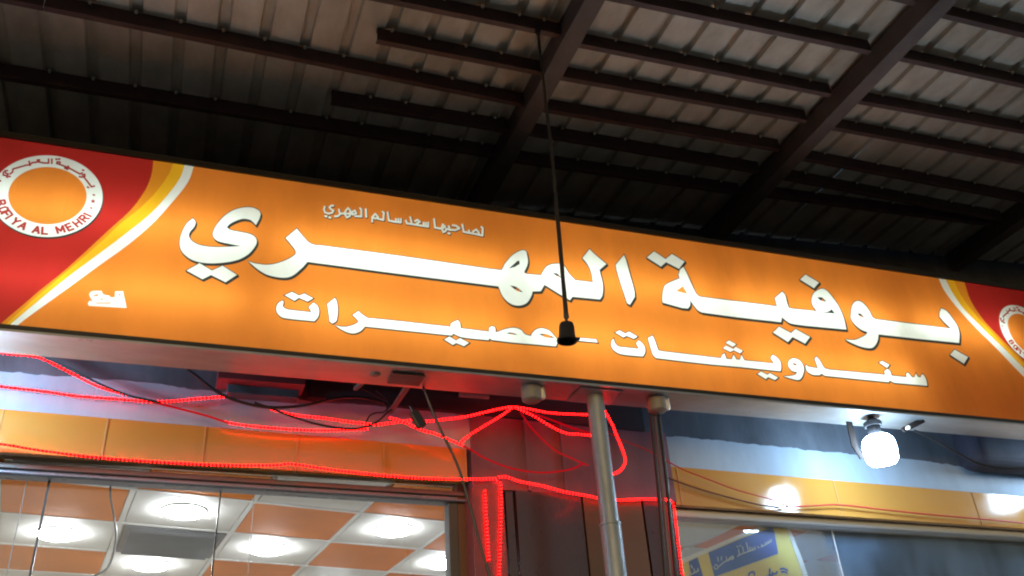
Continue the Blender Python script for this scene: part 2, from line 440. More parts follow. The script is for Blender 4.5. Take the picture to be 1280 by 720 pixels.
# ------------------------------------------------------------------ canopy roof
canopy = empty('canopy_roof', label='corrugated sheet canopy on rust-brown purlins and rafters above the sign', cat='roof')
HS = H + .09
YR0, YR1 = -.6, YC+.36
R1X, R2X, R3X = .483*H, 1.03*H, 1.73*H
ribs = []
x = R1X*1.02
k = -.0140*HS
while k > -9*.6: ribs.append(k); k -= .212
k = -.0140*HS + .212
while k < R1X: ribs.append(k); k += .214
k = .557*HS
while k > R1X+.06: k -= .232
while k < R2X: ribs.append(k); k += .232
k = 1.095*HS - .5
while k < R2X+.05: k += .25
while k < 10.6: ribs.append(k); k += .25
ribs.sort()
for a, b in zip(ribs[:-1], ribs[1:]):
    rw, rh = .052, .03
    # from below the ribs are grooves
    prof = [(a+rw/2+.002, 0), (a+rw/2+.010, .0), (b-rw/2-.008, 0), (b-rw/2+.002, rh), (b+rw/2-.004, rh), (b+rw/2+.004, -.001)]
    dz = random.uniform(-.003, .003); dy = random.uniform(-.01, .01)
    vs = []; ys = (YR0+dy, .5, 1.5, 2.2, 2.8, 3.3, 3.8, YR1)
    for y in ys:
        w = random.uniform(-.002, .002)
        for px_, pz in prof: vs.append((px_, y, roofz(px_, HS) + pz + dz + w))
        for px_, pz in prof: vs.append((px_, y, roofz(px_, HS) + pz + dz + w + .0012))
    n = len(prof); fs = []
    for s in range(len(ys)-1):
        o = s*2*n; o2 = o+2*n
        for i in range(n-1):
            fs.append((o+i, o+i+1, o2+i+1, o2+i)); fs.append((o+n+i, o2+n+i, o2+n+i+1, o+n+i+1))
    MB().add(vs, fs).build('roof_panel', m_roof, canopy)
# purlins, C sections, laid bay by bay: (x0, y0, x1, y1) in units of H
P = [(-1.6,.665,.47,.685),(.50,.69,1.0,.695),(1.05,.705,1.70,.712),(1.76,.715,2.7,.73),
     (-1.6,.755,.47,.79),(.5,.801,1.0,.804),(1.05,.804,1.70,.815),(1.76,.82,2.7,.84),
     (-1.6,.84,.47,.888),(.5,.899,1.0,.911),(1.05,.914,1.70,.918),(1.76,.93,2.7,.95),
     (.201,.961,.47,.971),(.5,.974,1.0,.982),(1.05,.988,1.70,1.003),(1.76,1.01,2.7,1.04),
     (-1.6,.93,-.245,1.001),(-.244,1.001,.47,1.049),(.5,1.053,1.0,1.067),(1.05,1.081,1.70,1.116),(1.76,1.12,2.7,1.16),
     (.16,1.108,.47,1.118),(.5,1.117,1.0,1.137),(1.05,1.144,1.70,1.188),(1.76,1.19,2.7,1.2),
     (-1.6,1.10,-.312,1.152),(-.311,1.152,.47,1.19),(.5,1.195,1.0,1.209),(1.05,1.205,1.70,1.21),
     (-1.6,.56,2.7,.59),(-1.6,.45,2.7,.47),(-1.6,.33,2.7,.34),(-1.6,.2,2.7,.21),(-1.6,.07,2.7,.08),(-1.6,-.06,2.7,-.06)]
bolts = MB()
for x0, y0, x1, y1 in P:
    x0 *= H; x1 *= H; y0 *= H; y1 *= H
    t = .004; fl = .034; hh = .088
    mb = MB()
    def at2(x, y, z): return (x, y, z)
    for (ya, yb, za, zb) in ((-fl, -fl+t, 0, hh), (-fl+t, 0, 0, t), (-fl+t, 0, hh-t, hh), (-t, 0, t, .016)):
        mb.hexa([(x0, y0+ya, roofz(x0)+za), (x1, y1+ya, roofz(x1)+za), (x1, y1+yb, roofz(x1)+za), (x0, y0+yb, roofz(x0)+za),
                 (x0, y0+ya, roofz(x0)+zb), (x1, y1+ya, roofz(x1)+zb), (x1, y1+yb, roofz(x1)+zb), (x0, y0+yb, roofz(x0)+zb)])
    mb.build('purlin', m_purlin, canopy)
    for r in ribs:
        if x0+.05 < r+.03 < x1-.05 and y0 > 2 and random.random() < .7:
            yy = y0 + (y1-y0)*(r-x0)/(x1-x0)
            bolts.lathe((r+.0, yy-fl-.010, roofz(r)+hh-.016), [(.009, 0), (.009, .014), (.004, .018)], 6)
bolts.build('bolt', m_bolt, canopy, kind='stuff')
for X in (R1X, R2X, R3X, -4.2, 2.42*H):
    zb = -.07; w = .105
    mb = MB(); z0 = roofz(X)
    for (xa_, xb_, za, zc_) in ((-w/2, w/2, zb, zb+.012), (-w/2+.004, -w/2+.012, zb+.012, .150-.07), (w/2-.012, w/2-.004, zb+.012, .150-.07), (-w/2, w/2, .150-.07, .155-.07)):
        mb.box(X+xa_, X+xb_, YR0, YR1, z0+za, z0+zc_)
    mb.build('rafter', m_rafter, canopy)
MB().box(-6.2, 9.8, YR1-.13, YR1-.03, roofz(0)-.10, roofz(0)-.0).build('wall_beam', m_casing, canopy)
move_origin(canopy, (1.7, YR1, roofz(1.7)))

# ------------------------------------------------------------------ the illuminated sign
YS = 4.0
sign = empty('illuminated_sign', label='long backlit orange shop sign with large white Arabic lettering and red ends', cat='sign')
zt = lambda x: 3.058 + .0115*x + EYE
zb_ = lambda x: 2.026 + .0052*x + EYE
SX0, SX1 = -1.22, 6.75
def P2(base, s, text):
    "parse traced outline: 'x,y' corner, 'x,ys' smooth; returns points on the sign artwork"
    out = []
    for t in text.split():
        sm = t.endswith('s'); a, b = t.rstrip('s').split(',')
        out.append((base[0]+float(a)/s, base[1]+float(b)/s, sm))
    return out
def curve(pts, closed=True, n=4):
    N = len(pts); out = []
    rng = range(N) if closed else range(N-1)
    for i in rng:
        a = pts[i]; b = pts[(i+1) % N]; pa = pts[(i-1) % N] if closed or i > 0 else a; nb = pts[(i+2) % N] if closed or i+2 < N else b
        if not a[2] and not b[2]:
            out.append((a[0], a[1])); continue
        ch = (b[0]-a[0], b[1]-a[1]); L = math.hypot(*ch)
        def tan(p, q, o):
            v = (q[0]-p[0], q[1]-p[1]); m = math.hypot(*v) or 1; return (v[0]/m*L, v[1]/m*L)
        ta = tan(pa, b, a) if a[2] else ch
        tb = tan(a, nb, b) if b[2] else ch
        for k in range(n):
            t = k/n; h1 = 2*t**3-3*t*t+1; h2 = t**3-2*t*t+t; h3 = -2*t**3+3*t*t; h4 = t**3-t*t
            out.append((h1*a[0]+h2*ta[0]+h3*b[0]+h4*tb[0], h1*a[1]+h2*ta[1]+h3*b[1]+h4*tb[1]))
    if not closed: out.append((pts[-1][0], pts[-1][1]))
    return out
def area(p): return sum(p[i-1][0]*p[i][1]-p[i][0]*p[i-1][1] for i in range(len(p)))/2
def offset(p, e):
    sgn = 1 if area(p) > 0 else -1; N = len(p); out = []
    for i in range(N):
        a = p[i-1]; b = p[i]; c = p[(i+1) % N]
        def nrm(u, v):
            dx, dy = v[0]-u[0], v[1]-u[1]; L = math.hypot(dx, dy) or 1; return (dy/L*sgn, -dx/L*sgn)
        n1 = nrm(a, b); n2 = nrm(b, c); m = (n1[0]+n2[0], n1[1]+n2[1]); d = 1 + n1[0]*n2[0]+n1[1]*n2[1]
        k = e/max(d, .45); out.append((b[0]+m[0]*k, b[1]+m[1]*k))
    return out
def inpoly(pts, poly):
    x = pts[:, 0]; y = pts[:, 1]; ins = np.zeros(len(pts), bool)
    q = np.array(poly); 
    bb = (x >= q[:,0].min()) & (x <= q[:,0].max()) & (y >= q[:,1].min()) & (y <= q[:,1].max())
    idx = np.where(bb)[0]
    if len(idx) == 0: return ins
    xs = x[idx]; ys = y[idx]; r = np.zeros(len(idx), bool)
    for i in range(len(q)):
        x1, y1 = q[i-1]; x2, y2 = q[i]
        if y1 == y2: continue
        c = ((y1 > ys) != (y2 > ys)) & (xs < (x2-x1)*(ys-y1)/(y2-y1)+x1); r ^= c
    ins[idx] = r; return ins

SHAPES = []   # (part name, material key, outer, holes, fringe(e, sx, sy) or None)
def shape(name, key, outer, holes=(), fr=None): SHAPES.append((name, key, outer, list(holes), fr))
BIG = (.85, 1.45, 2.5); MED = (.9, .65, .9); SML = (.5, .55, .7)
def glyph(parts, fr, holes=(), name='letter'):
    pts = []
    for base, s, text in parts: pts += P2(base, s, text)
    shape(name, 'white', curve(pts), [curve(P2(b, s, t)) for b, s, t in holes], fr)
G1 = (210, 240); G2 = (210, 270); A = (340, 280); B = (500, 290); C = (600, 300); D = (700, 300)
E_ = (800, 310); F_ = (920, 330); G_ = (920, 360); H_ = (1060, 350); I_ = (1060, 390)
glyph([(G1, 8, '248,262 275,298s 262,345s 215,405s 212,450s 250,497s 330,533s 460,550s 620,547s 728,540 625,520s 500,490s 452,445s 455,390s 500,310s 580,225s 690,168s 820,152s 900,178s 925,215s 915,265 880,330 850,300 820,278s 750,268s 680,288s 615,322s 588,352 622,378s 720,398s 820,420s 872,452s 888,500s 860,560s 800,625s 700,678s 560,706s 400,712s 270,690s 180,640s 125,570s 118,480s 145,390s 190,312s')], BIG)
glyph([(G2, 8, '185,545 315,472 440,545 545,497 690,588 575,662 430,590 345,632')], BIG)
glyph([((0, 0), 1, '310,326.3 318.8,329.2s 336.3,330.8s 353.8,326.6s 368.3,318.6s 369.4,313.8s 363.8,305.6s 356.9,297.5 371,285.6 381.3,298.1s 387.5,303.8s 393.8,306s 402.5,306.8 500,319.7 612.5,336 626.9,337.5 628.5,335s 631.3,329.4s 640,319.4s 650,313.5s 656.9,313.5s 658.8,318.8s 659.8,328.8s 655,340.6 658.8,342.3 676.3,344 678.5,339.5s 683.8,332.5s 692.5,329.8s 702.5,330.2s 706.9,334.4s 711.3,342s 718.8,350 741.3,352.8 738.8,340s 734.4,330.6s 728,322.5 736.9,311.3 743.8,318s 758,330 749.4,337.3 750.8,343.8s 753.5,356s 753,368.8s 750,374.2 715.6,371 712.5,375.3 700,368 680.6,356 676,364 665.6,364.4 664.4,369.5s 658.8,378.3s 650,381.9s 638.8,380s 628.8,371s 623,358 600,355 500,342.5 384.4,327.3 377.5,335s 365,345s 353.8,347.2s 335,343.8s 322.5,336.9s')], BIG,
      holes=[(C, 8, '290,284 345,236 388,206s 396,240 350,268'), (C, 8, '300,455 360,468s 430,522 370,508s'), (C, 8, '725,330 775,335s 812,380 765,358s')])
glyph([(D, 8, '557,248 640,148 660,200s 700,350 745,515s 748,570 700,648 670,632 625,490 565,300s')], BIG)
glyph([(D, 8, '868,175 940,112 1055,190 1118,138 1245,215 1190,288 1060,222 1010,265')], BIG)
glyph([(E_, 8, '385,268 400,215 435,188 465,245 555,445s 590,482s 620,490'), ((0, 0), 1, '960,381.3 971.3,383 968.5,372.5 977.5,364.4 981.3,368.5s 985.6,383.8s 990,385.6 1021,389 1016.3,382.5s 1014.4,376s 1016.9,366.8s 1025,361.3s 1031.3,361.9s 1040,370.6s 1048.8,383.8s 1055,398.8s 1058,411.9 1007.5,407.3 988.8,404.4s 982.5,400.8s 977.5,396.5 976.3,402.7 920,396.5 877.5,390.6 872.5,388s 866.9,381.3 862.8,375.3'), (E_, 8, '500,575s 480,605 420,600 225,545 222,500s 240,390s 270,358s 395,303')], BIG,
      holes=[(E_, 8, '360,430 430,383 475,460'), (F_, 8, '812,335 860,335s 905,376 850,366s'), (F_, 8, '835,474 900,480s 940,466s 955,450 992,496 880,486')])
glyph([(F_, 8, '640,155 695,105 830,185 780,242')], BIG)
glyph([(G_, 8, '370,445 430,385 550,450 595,410 740,490 690,555 565,490 520,540')], BIG)
glyph([(H_, 8, '30,340s 38,265s 65,220s 110,210s 160,240s 215,310s 245,370s 280,392 650,438 1030,484 960,420s 915,368 915,320 935,283 985,310s 1050,390s 1098,470s 1115,540s 1112,630 700,588 305,544 300,595s 275,650s 235,680s 150,672s 60,640s -30,595 60,600s 130,575s 180,545s 195,522 130,495s 65,440s 30,385s')], BIG,
      holes=[(H_, 8, '93,333 130,338s 165,378 120,364s')])
glyph([(I_, 8, '1020,427 1065,375 1200,450 1160,518')], BIG)
# second line
K = (330, 350); L_ = (480, 360); M_ = (620, 370); N_ = (740, 390); O_ = (890, 400); J_ = (1020, 410)
glyph([(K, 8, '190,205 195,230s 188,260s 225,290s 300,303 475,322 455,285 445,273 495,225 535,258s 552,310s 540,370s 505,412 200,380s 148,350s 122,300s 130,250s 155,220s')], MED)
glyph([(K, 8, '205,152 280,118 350,155 405,135 490,182 438,215 350,178 305,207')], MED)
glyph([(K, 8, '632,238 710,178 728,215s 738,300s 730,390s 720,415 685,435 655,415 650,360s 640,290s')], MED)
glyph([(K, 8, '705,450 770,466s 850,462s 940,422s 930,395s 885,350 945,310 985,345s 1040,378s 1100,384'), (L_, 8, '80,322 665,387 672,352s 740,320 760,350s 768,402 1050,436 1052,398s 1085,382s 1112,400s 1115,440 1135,440'),
       (M_, 8, '90,332s 180,318s 250,340s 290,382s 350,400 358,375s 400,335s 460,322s 530,345s 580,395s 612,430 625,440 600,503 160,465'), (L_, 8, '1080,520 1052,502 1050,522 780,492s 690,455 680,475 0,405'), (K, 8, '1010,465 965,512s 890,535s 800,510s')], MED,
      holes=[(M_, 8, '98,372 150,365s 218,388 160,384s'), (M_, 8, '425,378 500,380s 592,418 500,414s')])
glyph([(L_, 8, '600,515 655,485 720,525 760,500 850,548 800,582 722,550 690,570')], MED)
glyph([(M_, 8, '640,402 1000,432 1018,465 640,430')], MED)
glyph([(N_, 8, '215,265 232,312s 270,344s 330,352s 465,367 458,345s 440,315 465,282 500,310s 528,350s 532,400s 510,445 290,422s 220,385s 192,340s 195,290s')], MED)
glyph([(N_, 8, '232,205 275,182 335,215 370,195 455,245 420,268 345,237 315,255')], MED)
glyph([(N_, 8, '558,260 605,235 625,275s 662,382 700,392'), (O_, 8, '0,371 88,382 100,350 125,333 145,388 197,392 215,345 245,393 278,397 295,350 325,402 360,407 620,434 585,380 605,348 650,375s 685,420s 692,480s 685,512 300,472 0,445'), (N_, 8, '900,492 640,460 610,430s 590,370s')], MED)
glyph([(O_, 8, '135,228 170,203 242,242 208,268')], SML)
glyph([(O_, 8, '108,282 140,256 215,290 235,268 308,308 280,334 215,302 185,320')], SML)
glyph([(O_, 8, '455,540 490,515 555,548 580,530 660,575 630,600 560,570 540,592')], MED)
glyph([(O_, 8, '762,430s 780,395s 820,382s 870,400s 905,440s 920,490s 905,560s 875,598s 820,594s 715,562 780,560s 835,545s 852,522 800,508s 765,465s')], MED,
      holes=[(O_, 8, '803,434 830,432s 852,450 825,454s')])
glyph([(O_, 8, '938,445 960,464s 1060,482 1025,388 1045,366 1075,400s 1125,480s 1160,490'), (J_, 8, '130,416 690,467 683,430 715,408 742,432s 757,476 905,490 900,458 920,445 945,474 962,492 985,490 998,452 1022,490 1045,492 1060,458 1085,480s 1105,530s 1112,578 780,548 738,525 728,542 90,478 52,455 40,472'), (O_, 8, '1010,548s 955,517s 938,482s')], MED)
glyph([(J_, 8, '630,345 660,328 735,368 710,400')], MED)
# strokes
def stroke_poly(pts, w, capw=None):
    "polyline -> outline polygon"
    P_ = [np.array(p, float) for p in pts]
    if len(P_) == 1: P_ = [P_[0]-np.array([w*.9, w*.3]), P_[0]+np.array([w*.9, w*.3])]
    Lf = []; Rt = []
    for i, p in enumerate(P_):
        d = P_[min(i+1, len(P_)-1)]-P_[max(i-1, 0)]; d = d/(np.linalg.norm(d) or 1); n = np.array([-d[1], d[0]])
        q = p
        if i == 0: q = p - d*w*.6
        if i == len(P_)-1: q = p + d*w*.6
        Lf.append(q+n*w); Rt.append(q-n*w)
    return [tuple(a) for a in Lf+Rt[::-1]]
STROKES = []  # (part, key, outline polygons, fringe)
def strokes(name, key, base, s, w, text, fr=None):
    polys = []
    for seg in text.split('|'):
        pts = [(base[0]+float(t.split(',')[0])/s, base[1]+float(t.split(',')[1])/s) for t in seg.split()]
        if len(pts) == 1: polys.append(stroke_poly(pts, w/s))
        else:
            for a, b in zip(pts[:-1], pts[1:]): polys.append(stroke_poly([a, b], w/s))
    STROKES.append((name, key, polys, fr))
Pp = (400, 245); Qq = (500, 245); S1 = 11.43
strokes('small_word', 'white', Pp, S1, 14, '68,150 58,195 75,235 120,252 172,240 192,210 150,185 135,160 160,138 192,138|85,290|140,308|212,292 255,288 285,262 270,190|285,250 350,250 372,205 402,172 432,205 432,240|350,250 385,308 425,285 430,250 450,240|350,250 440,255 470,265 460,225 500,208 518,250 480,262|500,288 592,292 590,195 572,172|655,188 662,300', SML)
strokes('small_word', 'white', Pp, S1, 14, '745,370 748,300 790,255 832,300 790,322 755,305|820,322 905,342 912,240 892,222|965,230 985,350 1075,370 1155,378 1155,325|1085,368 1085,325|1120,372 1120,325', SML)
strokes('small_word', 'white', Qq, S1, 14, '85,350 100,392 170,402 148,300|170,402 290,422 403,438 403,378|215,360 250,340 285,370 235,392 260,410|340,425 338,378|372,430 370,382', SML)
strokes('small_word', 'white', Qq, S1, 14, '487,328 502,452 590,468 612,405 645,440 600,468 620,518 652,500 660,470 710,482 790,488 850,462 800,425 752,418|697,430 712,480|700,535|890,405 910,512 960,522 1040,535 1178,565 1182,460 1162,442|985,490 990,522|1040,510 1090,478 1125,520 1130,550', SML)
# badge text
Z5 = (0, 180)
strokes('badge_lettering', 'crimson', Z5, 8, 8.5, '945,420 915,428 835,325|880,433|846,302 850,322 820,332 792,326|846,302 820,312|825,288 800,300 690,240 600,205 568,195 572,178 600,180 598,205|832,262|692,240 680,220|652,243|672,252|565,152|592,150|518,150 518,195|485,150 487,190 440,190 385,178 372,160 395,158 385,178 320,188 300,208 260,212 130,250 125,280 100,300|290,172 300,215|75,265 48,268 55,290 82,300 70,318 32,310 34,278|72,330|95,324|0,368')
def star(c, r):
    return [(c[0]+(r if k % 2 == 0 else r*.42)*math.sin(k*math.pi/5), c[1]-(r if k % 2 == 0 else r*.42)*math.cos(k*math.pi/5)*.9) for k in range(10)]
STROKES.append(('badge_star', 'crimson', [star((116.3, 251.6), 3.6)], None))
strokes('badge_lettering', 'crimson', (0, 230), 8, 8, '938,110|912,240')
# ring geometry on the sign plane
def circ(c, r, n=72): return [proj((c[0]+r*math.cos(2*math.pi*k/n), YS, c[1]+r*math.sin(2*math.pi*k/n))) for k in range(n)]
bc = (-.742, 2.742+EYE)
br_, bi_ = .240, .168
ANG = {}
def letter_strokes(ch):
    T = {'B': [[(0,0),(0,1),(.5,1),(.62,.78),(.5,.54),(0,.54)], [(.5,.54),(.68,.28),(.52,0),(0,0)]],
         'O': [[(.1,.2),(.1,.8),(.3,1),(.5,1),(.7,.8),(.7,.2),(.5,0),(.3,0),(.1,.2)]],
         'F': [[(0,0),(0,1),(.6,1)], [(0,.52),(.5,.52)]], 'I': [[(.1,0),(.1,1)]],
         'Y': [[(0,1),(.35,.5),(.7,1)], [(.35,.5),(.35,0)]], 'A': [[(0,0),(.36,1),(.72,0)], [(.14,.33),(.58,.33)]],
         'L': [[(0,1),(0,0),(.58,0)]], 'M': [[(0,0),(0,1),(.4,.25),(.8,1),(.8,0)]],
         'E': [[(.6,0),(0,0),(0,1),(.6,1)], [(0,.52),(.5,.52)]], 'H': [[(0,0),(0,1)], [(.66,0),(.66,1)], [(0,.52),(.66,.52)]],
         'R': [[(0,0),(0,1),(.5,1),(.62,.76),(.5,.5),(0,.5)], [(.35,.5),(.68,0)]]}
    return T[ch]
def ring_text(c, items, mirror=False):
    for ch, (px, py) in items:
        q = at(px, py, YS); th = math.atan2(q.z-bc[1], q.x-bc[0])
        polys = []; h = .037; rm = (br_+bi_)/2
        up = (-math.cos(th), -math.sin(th)); rt = (-math.sin(th), math.cos(th))
        if rt[0] < 0: rt = (-rt[0], -rt[1])
        o = (c[0]+rm*math.cos(th)-up[0]*h*.5-rt[0]*h*.36, c[1]+rm*math.sin(th)-up[1]*h*.5-rt[1]*h*.36)
        for st in letter_strokes(ch):
            for a, b in zip(st[:-1], st[1:]):
                w = []
                for u, v in (a, b): w.append((o[0]+rt[0]*u*h+up[0]*v*h, o[1]+rt[1]*u*h+up[1]*v*h))
                polys.append([proj((p[0], YS, p[1])) for p in stroke_poly(w, .0052)])
        STROKES.append(('badge_lettering', 'crimson', polys, None))
Z6 = lambda x, y: (x/8, 230+y/8)
ring_text(bc, [('B', Z6(5,190)), ('O', Z6(28,255)), ('F', Z6(60,305)), ('I', Z6(97,345)), ('Y', Z6(150,380)), ('A', Z6(222,425)), ('A', Z6(365,458)), ('L', Z6(455,462)), ('M', Z6(598,450)), ('E', Z6(695,422)), ('H', Z6(772,385)), ('R', Z6(848,345)), ('I', Z6(895,298))])
xr = at(1250, 408, YS).x + br_
bc2 = (xr, at(1250, 412, YS).z - .01)
# the right badge carries the same lettering
off = np.array([bc2[0]-bc[0], bc2[1]-bc[1]])
def shifted(poly):
    out = []
    for p in poly:
        q = at(p[0], p[1], YS); out.append(proj((q.x+off[0], YS, q.z+off[1])))
    return out
for nm, key, polys, fr in [s for s in STROKES if s[0].startswith('badge')]:
    STROKES.append((nm, key, [shifted(p) for p in polys], fr))
# maker's mark
shape('maker_mark', 'white', curve(P2((90, 350), 13.33, '290,225s 340,185s 490,180 512,232 560,250s 620,258 650,285s 712,285 718,190 850,185 880,320 912,465 700,455 280,430 262,390 290,345 345,350 300,280s')),
      [curve(P2((90, 350), 13.33, '350,272 390,240 440,236 438,262')), curve(P2((90, 350), 13.33, '462,318 512,305 508,335')), curve(P2((90, 350), 13.33, '768,232 806,232 800,272')), curve(P2((90, 350), 13.33, '400,378 640,376 642,392 400,390'))], None)
# background zones (drawn on the sign artwork)
cor = [proj((SX0, YS, zt(SX0))), proj((SX1, YS, zt(SX1))), proj((SX1, YS, zb_(SX1))), proj((SX0, YS, zb_(SX0)))]
def openc(t): return curve([(float(a.split(',')[0]), float(a.split(',')[1]), True) for a in t.split()], closed=False)
Lw2 = openc('246,196 243,206 235,227.5 212.5,256 190,280 160,306 125,331 88,358 55,382 29,401 15,413')
Lw1 = openc('233,194 231,205 225,222.5 207.5,246 185,270 150,297.5 120,320 84,347 48,376 18,401 6,412')
Ly1 = openc('219,192 217,202 211,217.5 195,240 175,260 150,280 130,299 105,321 72,349 40,376 12,401 0,412')
La1 = openc('193,188 192,199 189,220 180,240 162.5,263.5 135,288.5 107.5,314 80,339 50,363 30,380 4,402 -8,412')
Rw1 = openc('1170,340 1174,349.5 1180,362.5 1196,384 1214,404 1232,422 1250,440 1268,459 1300,491 1335,523 1350,537')
Rw2 = openc('1179,341 1183,351 1190.7,366 1203,384 1219.6,401.5 1239.4,421 1257.5,438 1275.5,456 1310,488 1345,518 1364,534')
Ry2 = openc('1188,342 1193.4,352.6 1201.5,369.7 1217.8,391.4 1237.6,413 1261,436.5 1278,453 1315,486 1352,516 1372,532')
Ra2 = openc('1200,344 1206,354.4 1212.3,373.3 1226.8,396.8 1244.8,416.6 1268.3,440 1283,454 1320,485 1360,514 1380,530')
far = cor[0][0]-200; farR = cor[1][0]+200
zones = [('white', Lw1 + Lw2[::-1]), ('yellow', Ly1 + Lw1[::-1]), ('amber', La1 + Ly1[::-1]), ('red', [(far, 100)] + La1 + [(far, 420)]),
         ('white', Rw1 + Rw2[::-1]), ('yellow', Rw2 + Ry2[::-1]), ('amber', Ry2 + Ra2[::-1]), ('red', Ra2 + [(farR, 560), (farR, 300)])]
verts = []; edges = []
def addloop(p, closed=True):
    o = len(verts); n = len(p)
    for q in p: verts.append(Vector((q[0], q[1])))
    for i in range(n if closed else n-1): edges.append((o+i, o+(i+1) % n))
# working frame of the artwork: clip everything to the sign by classification
addloop(cor)
badge = []
for c in (bc, bc2):
    O1 = circ(c, br_); I1 = circ(c, bi_, 60); O2 = circ((c[0]+.004, c[1]-.008), br_+.002)
    badge.append((O1, I1, O2)); addloop(O1); addloop(I1); addloop(O2)
for cv in (Lw1, Lw2, Ly1, La1, Rw1, Rw2, Ry2, Ra2): addloop(cv, False)
def xmin(p): return min(q[0] for q in p)
prep = []
for nm, key, outer, holes, fr in SHAPES:
    addloop(outer)
    for h in holes: addloop(h)
    fo = None
    if fr:
        e, sx, sy = fr; fo = [offset(outer, e)] + [offset(h, -e*.6) for h in holes]
        addloop(fo[0])
        sh = [(q[0]+sx, q[1]+sy) for q in fo[0]]; addloop(sh)
        for a, b in zip(fo[0], sh):
            o = len(verts); verts.extend([Vector(a), Vector(b)]); edges.append((o, o+1))
    prep.append((nm, key, outer, holes, fr, fo))
sprep = []
for nm, key, polys, fr in STROKES:
    for p in polys:
        addloop(p)
        if fr: addloop(offset([(q[0]+fr[1], q[1]+fr[2]) for q in p], fr[0]))
    sprep.append((nm, key, polys, fr))
# a light grid keeps triangles small
for k in range(0, 30):
    X = SX0 + (SX1-SX0)*k/29
    addloop([proj((X, YS, zt(X))), proj((X, YS, zb_(X)))], False)
ov, oe, of, *_ = delaunay_2d_cdt(verts, edges, [], 0, 1e-4, False)
V2 = np.array([(v.x, v.y) for v in ov]); Fc = np.array([f for f in of if len(f) == 3])
cen = V2[Fc].mean(axis=1)
cls = np.full(len(Fc), -1)
defs = []   # id -> (part name, material key)
def newdef(n, k): defs.append((n, k)); return len(defs)-1
base_id = newdef('sign_face', 'orange'); cls[:] = base_id
for key, poly in zones:
    cls[inpoly(cen, poly)] = newdef({'white': 'white_stripe', 'yellow': 'yellow_stripe', 'amber': 'amber_stripe', 'red': 'red_panel'}[key], key)
for O1, I1, O2 in badge:
    cls[inpoly(cen, O2)] = newdef('badge_edge', 'dark'); cls[inpoly(cen, O1)] = newdef('badge_ring', 'white'); cls[inpoly(cen, I1)] = newdef('badge_disc', 'orange')
edge_id = newdef('letter_edge', 'dark')
for nm, key, outer, holes, fr, fo in prep:
    if not fr: continue
    e, sx, sy = fr
    for k in range(9):
        t = k/8; sh = cen - np.array([sx, sy])*t
        i = inpoly(sh, fo[0])
        for h in fo[1:]:
            if len(h) > 2 and abs(area(h)) > .5: i &= ~inpoly(sh, h)
        cls[i] = edge_id
sid = newdef('small_word_edge', 'dark')
for nm, key, polys, fr in sprep:
    if fr:
        for p in polys: cls[inpoly(cen - np.array([fr[1], fr[2]]), offset(p, fr[0]))] = sid
for nm, key, outer, holes, fr, fo in prep:
    i = inpoly(cen, outer)
    for h in holes: i &= ~inpoly(cen, h)
    cls[i] = newdef(nm, key)
seen = {}
for nm, key, polys, fr in sprep:
    kk = (nm, xmin(polys[0]) > 700) if nm.startswith('badge') else (nm, id(polys))
    if kk not in seen: seen[kk] = newdef(nm, key)
    for p in polys: cls[inpoly(cen, p)] = seen[kk]
cls[~inpoly(cen, cor)] = -1
films = {'orange': film('orange_film', (.83, .258, .036)), 'white': film('white_film', (.88, .97, .92)), 'red': film('red_film', (.50, .028, .022)),
         'amber': film('amber_film', (.80, .30, .022)), 'yellow': film('yellow_film', (.93, .50, .022)), 'dark': film('dark_film', (.028, .036, .033)),
         'crimson': film('crimson_film', (.42, .035, .03))}
# lift to the sign plane
W3 = np.array([tuple(at(v[0], v[1], YS)) for v in V2])
parts_by = {}
for d in range(len(defs)):
    sel = Fc[cls == d]
    if len(sel) == 0: continue
    u, inv = np.unique(sel, return_inverse=True); inv = inv.reshape(sel.shape)
    vs = W3[u]
    a = vs[inv[:, 1]]-vs[inv[:, 0]]; b = vs[inv[:, 2]]-vs[inv[:, 0]]; nn = a[:, 2]*b[:, 0]-a[:, 0]*b[:, 2]
    fl = nn > 0; inv[fl] = inv[fl][:, ::-1]
    MB().add([tuple(v) for v in vs], [tuple(int(q) for q in t) for t in inv]).build(defs[d][0], films[defs[d][1]], sign, kind='stuff' if defs[d][0] == 'badge_lettering' else None)
# casing
YB = 4.215
def sbox(name, m, x0, x1, zl, zh, y0, y1, bevel=0, **kw): return quadwall(name, m, x0, x1, zl, zh, y0, y1, parent=sign, bevel=bevel, **kw)
sbox('back_panel', m_inside, SX0, SX1, zb_, zt, YB-.01, YB)
sbox('back_cover', m_casing, SX0-.02, SX1+.02, lambda x: zb_(x)-.02, lambda x: zt(x)+.025, YB+.002, YB+.01)
sbox('box_lining', m_inside, SX0, SX1, lambda x: zt(x)+.001, lambda x: zt(x)+.004, YS+.002, YB-.012)
sbox('box_lining', m_inside, SX0, SX1, lambda x: zb_(x)-.004, lambda x: zb_(x)-.001, YS+.002, YB-.012)
sbox('top_trim', m_black, SX0-.02, SX1+.02, lambda x: zt(x)+.0045, lambda x: zt(x)+.03, YS-.012, YB)
sbox('top_lip', m_black, SX0-.02, SX1+.02, lambda x: zt(x)-.006, lambda x: zt(x)+.0035, YS-.012, YS-.001)
sbox('light_block_plate', m_casing, SX0-.02, SX1+.02, lambda x: zt(x)-.03, lambda x: zt(x)-.025, YB+.012, YC-.002)  # added plate, not a seen part; stops red rope light reaching the roof
sbox('bottom_trim', m_black, SX0-.02, SX1+.02, lambda x: zb_(x)-.019, lambda x: zb_(x)+.003, YS-.010, YS-.001)
sbox('underside_plate', m_steel, SX0-.02, SX1+.02, lambda x: zb_(x)-.026, lambda x: zb_(x)-.021, YS-.012, YB+.01)
sbox('underside_lip', m_steel, SX0-.02, SX1+.02, lambda x: zb_(x)-.034, lambda x: zb_(x)-.028, YS-.016, YS-.004)
